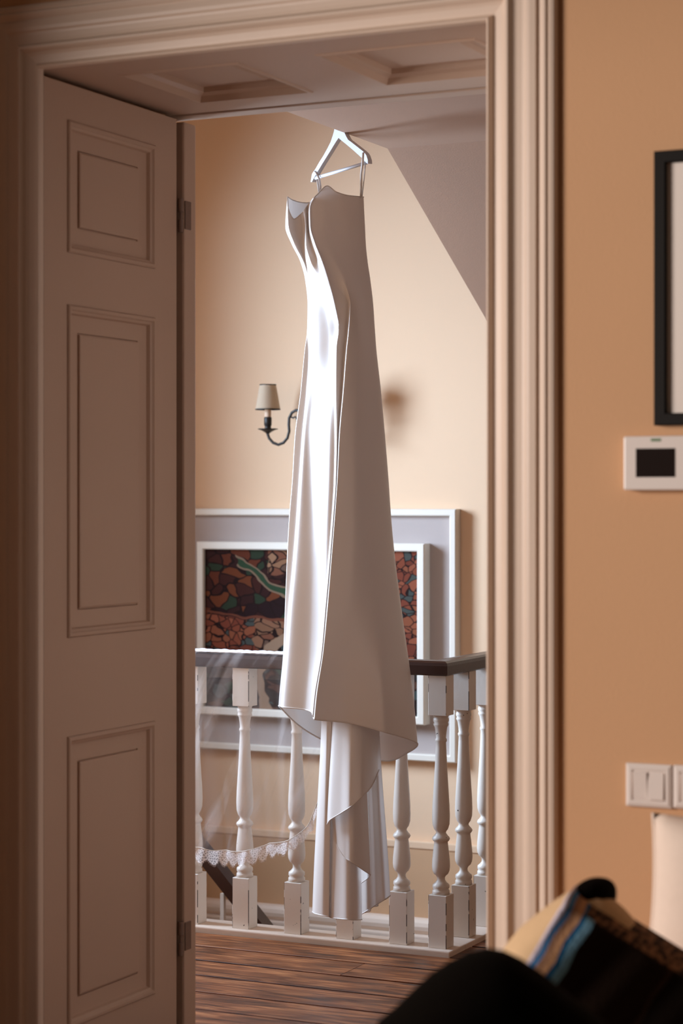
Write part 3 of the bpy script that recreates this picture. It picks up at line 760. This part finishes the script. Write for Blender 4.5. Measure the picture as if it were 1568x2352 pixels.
# middle flute turning back under it
sheets.append(sheet([(757, 768), (768, 776), (790, 792), (810, 808), (826, 829), (840, 850)], [1850, 1835, 1800, 1780, 1760, 1750], [1924, 1946, 1970, 1980, 1995, 2009], [(.012, .01), (-.004, -.012), (-.026, -.036), (-.042, -.050), (-.022, -.030), (.012, .0)]))
sheets.append(sheet([(846, 850), (842, 846), (836, 838), (828, 830)], [1770]*4, [2009, 2016, 2022, 2028], [(.012, .0), (.03, .03), (.045, .05), (.06, .065)], nc=24))
# rear flute on the right
sheets.append(sheet([(826, 829), (838, 846), (850, 862), (862, 880), (872, 896)], [1690]*5, [2100, 2090, 2079, 2068, 2057], [(.07, .08), (.055, .06), (.06, .065), (.05, .048), (.075, .07)]))
sheets.append(sheet([(872, 896), (868, 884), (862, 868), (854, 868), (846, 852), (842, 850), (834, 830)], [1720]*7, [2057, 2066, 2073, 2080, 2084, 2092, 2098], [(.075, .07), (.09, .095), (.10, .10), (.11, .12), (.10, .10), (.12, .125), (.13, .13)], nc=40))
vv, ff = [], []
bm_h = bmesh.new()
for s in sheets:
    v, f = grid(s); b0 = len(vv); vv += v; ff += [tuple(b0+i for i in q) for q in f]
    add_tube(bm_h, s[-1][::2]+[s[-1][-1]], .0017, 6)
# soft creases in the lit part of the upper flute
tr_o = obj('train', vv, ff, M_SATIN, gown, True)
bmobj('train_piping', bm_h, M_SATIN, tr_o, True)

# ------------------------------------------------------------------ veil draped over the handrail, with a lace border
LX = [380, 436, 460, 490, 540, 570, 600, 612, 640, 662, 690, 710, 728, 760, 800]
LYp = [1938, 1946, 1948, 1957, 1958, 1953, 1944, 1939, 1936, 1930, 1906, 1868, 1828, 1770, 1720]
veil = thing('bridal_veil', (-3.3, 5.77, 0.4), 'sheer ivory tulle veil with lace edge draped over the handrail left of the gown', 'veil')
nx = 240; rows = [[] for _ in range(66)]
for i in range(nx):
    px = 380+(800-380)*i/(nx-1)
    yl = float(pchip(LX, LYp, [px])[0])
    tp = at_y(px, 1525, YR-.016); bt = at_y(px, yl, YR-.05)
    over = [(YR+.085, .80), (YR+.093, .84), (YR+.093, .875), (YR+.082, .888), (YR+.055, .8905), (YR+.028, .888), (YR+.014, .877), (YR+.004, .86)]
    for k, (y, z) in enumerate(over): rows[k].append(Vector((tp.x, y, z)))
    for k in range(58):
        t = (k+1)/58
        w = (.002+.016*min(1, t*1.6))*(math.sin(px*.062+t*1.7)+.5*math.sin(px*.131+1.3-t*2.4)+.4*math.sin(px*.031+2+t*2.2))
        sx = -.10*t*(1-t)*math.sin(px*.02)*.3
        rows[8+k].append(Vector((tp.x+(bt.x-tp.x)*t+sx*.2, YR-.004-.028*math.sin(min(1, t*1.3)*math.pi/2)+w*.8, .86+(bt.z-.86)*t)))
v, f = grid(rows)
obj('tulle', v, f, M_TULLE, veil, True)
# white roll added on the rail top for the window-lit strip of the veil
rr_ = []
xa, xb = rows[3][0].x, at_y(672, 1510, YR+.03).x
for k in range(60):
    x = xa+(xb-xa)*k/59; w = .0012*math.sin(k*1.7)+.001*math.sin(k*.63)
    rr_.append([Vector((x, YR+.058+.034*math.cos(a)+w, .8865+(.0055+w)*math.sin(a))) for a in [2*math.pi*q/14 for q in range(14)]])
v, f = grid(rr_, True); obj('veil_highlight', v, f, M_VEIL_LIT, veil, True)
# lace: scalloped band below the tulle edge, with an eyelash fringe
bm = bmesh.new(); prev = None
edge = rows[-1]; acc = 0
for i in range(nx):
    px = 380+(800-380)*i/(nx-1); p = edge[i]
    if i: acc += (edge[i]-edge[i-1]).length
    sc_ = abs(math.sin(math.pi*acc/.042))
    dep = (.030+.016*sc_)*(1.0 if px < 600 else max(.55, 1-(px-600)/260))
    dn = Vector((0.25 if px > 640 else 0.0, -.12, -1)).normalized()
    w = .008*math.sin(acc*75)
    ring = [bm.verts.new(p+dn*dep*s+Vector((0, w*s, 0))) for s in (0, .3, .6, 1.0)]
    if prev:
        for a in range(3): bm.faces.new((prev[a], ring[a], ring[a+1], prev[a+1]))
    prev = ring
    for e in range(2):
        q = p+dn*dep+Vector(((e-.5)*.0009, w, 0)); l = random.uniform(.004, .008); a = random.uniform(-.35, .35)
        tip = q+Vector((a*l, -.0005, -l)); s = Vector((.00045, 0, 0))
        bm.faces.new([bm.verts.new(q-s), bm.verts.new(q+s), bm.verts.new(tip+s*.6), bm.verts.new(tip-s*.6)])
lace = bmobj('lace_edge', bm, M_LACE, veil)
tube('lace_cord', [e+Vector((0, -.001, 0)) for e in edge[::2]], .0012, M_FRAMEW, veil, 5)

# ------------------------------------------------------------------ things on the room wall
def on_room(px, py): return at_y(px, py, YF)
a = on_room(1508, 351); b = on_room(1508, 978)
fx0, fz1, fz0 = a.x, a.z, b.z; fx1 = fx0+.46
pf = thing('picture_frame', ((fx0+fx1)/2, YF, fz0), 'black framed picture with white mount on the orange wall, cut by the right edge', 'picture')
frame_ring('frame', fx0, fx1, fz0, fz1, .024, YF-.022, YF-.001, M_BLACKFRAME, pf, .002)
box('mount', (fx0+.018, YF-.010, fz0+.018), (fx1-.018, YF-.002, fz1-.018), M_MAT, pf)
a = on_room(1441, 1003); b = on_room(1441, 1126); tx0 = a.x; tx1 = tx0+.160
th = thing('thermostat', ((tx0+tx1)/2, YF, b.z), 'white wall thermostat with dark screen below the black picture frame', 'thermostat')
box('casing', (tx0, YF-.028, b.z), (tx1, YF-.001, a.z), M_PLASTIC, th, .004)
s0, s1 = on_room(1470, 1031), on_room(1559, 1096)
box('screen', (s0.x, YF-.0292, s1.z), (s1.x, YF-.0275, s0.z), M_SCREEN, th)
g0, g1 = on_room(1504, 1008), on_room(1528, 1014.5)
bm = bmesh.new()
for k in range(5):
    w = (g1.x-g0.x)/5; x = g0.x+k*w
    add_box(bm, (x, YF-.0287, g1.z), (x+w*.72, YF-.0278, g0.z))
bmobj('green_mark', bm, M_GREEN, th)
def switch(px0, px1, py0, py1, label):
    a, b = on_room(px0, py0), on_room(px1, py1)
    t = thing('light_switch', ((a.x+b.x)/2, YF, b.z), label, 'switch', None)
    bm = bmesh.new()
    sec = [(0, .001), (0, .008), (.006, .011), (.012, .011), (.014, .008)]
    rows = [[(a.x+e, YF-h, b.z+e), (b.x-e, YF-h, b.z+e), (b.x-e, YF-h, a.z-e), (a.x+e, YF-h, a.z-e)] for e, h in sec]
    v, f = grid(rows, True); n = len(rows); f.append(tuple((n-1)*4+k for k in range(4))); obj('plate', v, f, M_PLASTIC, t)
    m = (a.x+b.x)/2-.002
    for x0, x1, tip in ((a.x+.016, m-.0008, .004), (m+.0008, b.x-.016, .0)):
        y = YF-.008
        v = [(x0, y, b.z+.016), (x1, y, b.z+.016), (x1, y, a.z-.016), (x0, y, a.z-.016), (x0, y-.003-(.003-tip if tip else .003), b.z+.016), (x1, y-.003-(.003-tip if tip else .003), b.z+.016), (x1, y-.003-tip, a.z-.016), (x0, y-.003-tip, a.z-.016)]
        obj('rocker', v, [(0, 1, 2, 3), (4, 5, 6, 7), (0, 1, 5, 4), (1, 2, 6, 5), (2, 3, 7, 6), (3, 0, 4, 7)], M_PLASTIC, t)
switch(1440, 1545, 1751, 1856, 'white double rocker light switch, the left one of the pair on the orange wall')
switch(1549, 1654, 1756, 1861, 'white light switch at the right edge of the photo, right of the double rocker switch')

# ------------------------------------------------------------------ foreground seating
def superbox(bm, c, size, ex=3.0, nu=36, nv=20, pinch=0.0):
    """rounded pillow-like solid"""
    rings = []
    def sg(a, p): return math.copysign(abs(a)**p, a)
    for i in range(1, nv):
        ph = -math.pi/2+math.pi*i/nv; r = []
        for j in range(nu):
            th_ = 2*math.pi*j/nu
            x = sg(math.cos(ph), 2/ex)*sg(math.cos(th_), 2/ex); y = sg(math.cos(ph), 2/ex)*sg(math.sin(th_), 2/ex); z = sg(math.sin(ph), 2/ex)
            r.append(bm.verts.new((c[0]+x*size[0]/2, c[1]+y*size[1]/2, c[2]+z*size[2]/2)))
        rings.append(r)
    for a, b in zip(rings, rings[1:]):
        for k in range(nu): bm.faces.new((a[k], a[(k+1) % nu], b[(k+1) % nu], b[k]))
    bm.faces.new(rings[0][::-1]); bm.faces.new(rings[-1])
    return [v for r in rings for v in r]

# daybed along the right wall: scrolled tan arm nearest the doorway
db = thing('daybed', (-0.6, 3.56, 0), 'tan upholstered daybed with rolled arm along the orange wall', 'daybed')
box('base', (-1.28, 3.18, .10), (0.35, 3.94, .30), M_TAN, db, .02)
bm = bmesh.new(); superbox(bm, (-.42, 3.56, .36), (1.5, .74, .17), 6); bmobj('seat_cushion', bm, M_TAN, db, True)
D1 = 3.62
pr_ = [(1120, 2420), (1128, 2260), (1142, 2200), (1165, 2165), (1195, 2130), (1235, 2098), (1272, 2070), (1300, 2052), (1332, 2040), (1370, 2040), (1405, 2062), (1437, 2090), (1466, 2123), (1494, 2153), (1530, 2182), (1575, 2230), (1590, 2420)]
fr_ = [at_d(x, y, D1) for x, y in pr_]
axis = Vector((-0.33, 0.94, 0)).normalized()
bm = bmesh.new(); rows = []
cen = sum(fr_, Vector())/len(fr_); cen.z = .42
for t, s in ((-.115, .76), (-.10, .89), (-.07, .965), (-.03, .995), (.0, 1.0), (.03, .985), (.05, .85)):
    rows.append([cen+(p-cen)*s+axis*(t+.0) for p in fr_])
v, f = grid(rows, True); k = len(fr_); f += [tuple(range(k))[::-1], tuple(range(6*k, 7*k))]
obj('arm', v, f, M_TAN, db, True)
for x, y in ((-1.2, 3.24), (-1.2, 3.88), (.27, 3.24), (.27, 3.88)):
    bm = bmesh.new(); add_lathe(bm, [(.018, 0), (.028, .10)], (x, y, 0), 14); bmobj('leg', bm, M_RAIL, db)

# dark kilim throw over the arm: its striped border runs down the near face
D2 = 3.46
kt = thing('kilim_throw', at_d(1300, 2300, D2), 'dark woven throw with blue striped border draped over the daybed arm', 'throw')
ns, ntt = 50, 46; rows = []; uvs = []
for j in range(ntt):
    t = j/(ntt-1); row = []
    for i in range(ns):
        s = i/(ns-1)
        # crest of the throw, then its fall toward the viewer
        cx = 1290+s*330; cy = 2082+s*205
        if t < .2:
            q = 1-t/.2; px, py, d = cx+34*q, cy-44*math.sin(q*math.pi/2), D2+.02+.15*q
        else:
            q = (t-.2)/.8; px, py, d = cx-158*q-8*math.sin(q*3), cy+285*q, D2+.02-.07*q-.012*math.sin(q*math.pi)
        d += .006*math.sin(s*17+t*4)
        row.append(at_d(px, py, d)); uvs.append((s, t))
    rows.append(row)
v, f = grid(rows)
ko = obj('cloth', v, f, M_KILIM, kt, True)
ul = ko.data.uv_layers.new(name='UVMap')
for lp in ko.data.loops: ul.data[lp.index].uv = uvs[lp.vertex_index]
md = ko.modifiers.new('thickness', 'SOLIDIFY'); md.thickness = .012; md.offset = 0
# black bolster end rising behind the throw
bm = bmesh.new(); c = at_d(1364, 2044, 3.62)
superbox(bm, (c.x, c.y, c.z-.012), (.062, .14, .062), 2.4); tag(bmobj('bolster', bm, M_BLACKCLOTH, None, True), 'small black bolster on top of the daybed arm, behind the throw', 'bolster')

# cream cushion leaning on the wall
cu = thing('cushion', at_d(1600, 2262, 3.95), 'cream linen cushion standing against the orange wall at the right edge', 'cushion')
bm = bmesh.new(); nn = 30
cw, chh = .44, .335
lo = at_d(1483, 2262, 3.93)
ux = Vector((1, 0.05, 0)).normalized(); uz = (Vector((.03, .10, 1))).normalized(); un = ux.cross(uz)
for sd in (1, -1):
    g = [[None]*nn for _ in range(nn)]
    for i in range(nn):
        for j in range(nn):
            a, b = i/(nn-1)*2-1, j/(nn-1)*2-1
            th_ = .075*((1-a**4)*(1-b**4))**.55
            sa = a*(1-.05*(1-b*b)); sb = b*(1-.05*(1-a*a))
            p = lo+ux*((sa+1)/2*cw)+uz*((sb+1)/2*chh)+un*sd*th_+Vector((0, -.02, -.012))
            p += un*.003*math.sin(b*14+a*3)*(1-abs(a))
            g[i][j] = bm.verts.new(p)
    for i in range(nn-1):
        for j in range(nn-1): bm.faces.new((g[i][j], g[i+1][j], g[i+1][j+1], g[i][j+1]))
bmesh.ops.remove_doubles(bm, verts=bm.verts, dist=1e-5)
bmobj('cover', bm, M_LINEN, cu, True)
ed = [lo+ux*0+uz*(chh*k/12)+Vector((0, -.02, -.012))+ux*(.05*(1-((k/12)*2-1)**2)*cw/2) for k in range(13)]
tube('piping', ed, .004, M_LINEN, cu, 8)

# black armchair close to the camera
ac = thing('armchair', at_d(1135, 2600, 3.1), 'black upholstered armchair with rounded back in the near foreground', 'armchair')
ac.location.z = 0
D3 = 3.0
sil = [(780, 2700), (800, 2480), (868, 2362), (905, 2332), (950, 2288), (990, 2252), (1035, 2222), (1080, 2200), (1125, 2190), (1165, 2197), (1205, 2216), (1250, 2246), (1300, 2285), (1350, 2325), (1400, 2362), (1480, 2440), (1560, 2560), (1580, 2700)]
base = [at_d(x, y, D3) for x, y in sil]
fw = Vector((-SN, CS, 0)); cen = sum(base, Vector())/len(base); cen.z = .42
rows = []
for t, s in ((-.11, .78), (-.09, .90), (-.05, .975), (0, 1.0), (.06, .985), (.10, .93), (.125, .80)):
    rows.append([cen+(p-cen)*s+fw*t for p in base])
v, f = grid(rows, True); k = len(base); f += [tuple(range(k))[::-1], tuple(range(6*k, 7*k))]
obj('backrest', v, f, M_BLACKCLOTH, ac, True)
rt = Vector((CS, SN, 0))
def obox(name, c, sx, sy, sz, m, parent, ex=5):
    bm = bmesh.new(); vs_ = superbox(bm, (0, 0, 0), (sx, sy, sz), ex)
    bmesh.ops.rotate(bm, cent=(0, 0, 0), matrix=Matrix.Rotation(YAW, 3, 'Z'), verts=bm.verts)
    bmesh.ops.translate(bm, vec=c, verts=bm.verts); bmobj(name, bm, m, parent, True)
c0 = Vector((cen.x, cen.y, 0))
obox('seat', c0-fw*.33+Vector((0, 0, .30)), .50, .56, .20, M_BLACKCLOTH, ac)
obox('arm', c0-fw*.30-rt*.24+Vector((0, 0, .34)), .09, .56, .30, M_BLACKCLOTH, ac)
obox('arm', c0-fw*.30+rt*.24+Vector((0, 0, .34)), .09, .56, .30, M_BLACKCLOTH, ac)
for a in (-.2, .2):
    for b in (-.52, .02):
        p = c0+rt*a+fw*b; bm = bmesh.new(); add_lathe(bm, [(.014, 0), (.022, .22)], (p.x, p.y, 0), 12); bmobj('leg', bm, M_RAIL, ac)
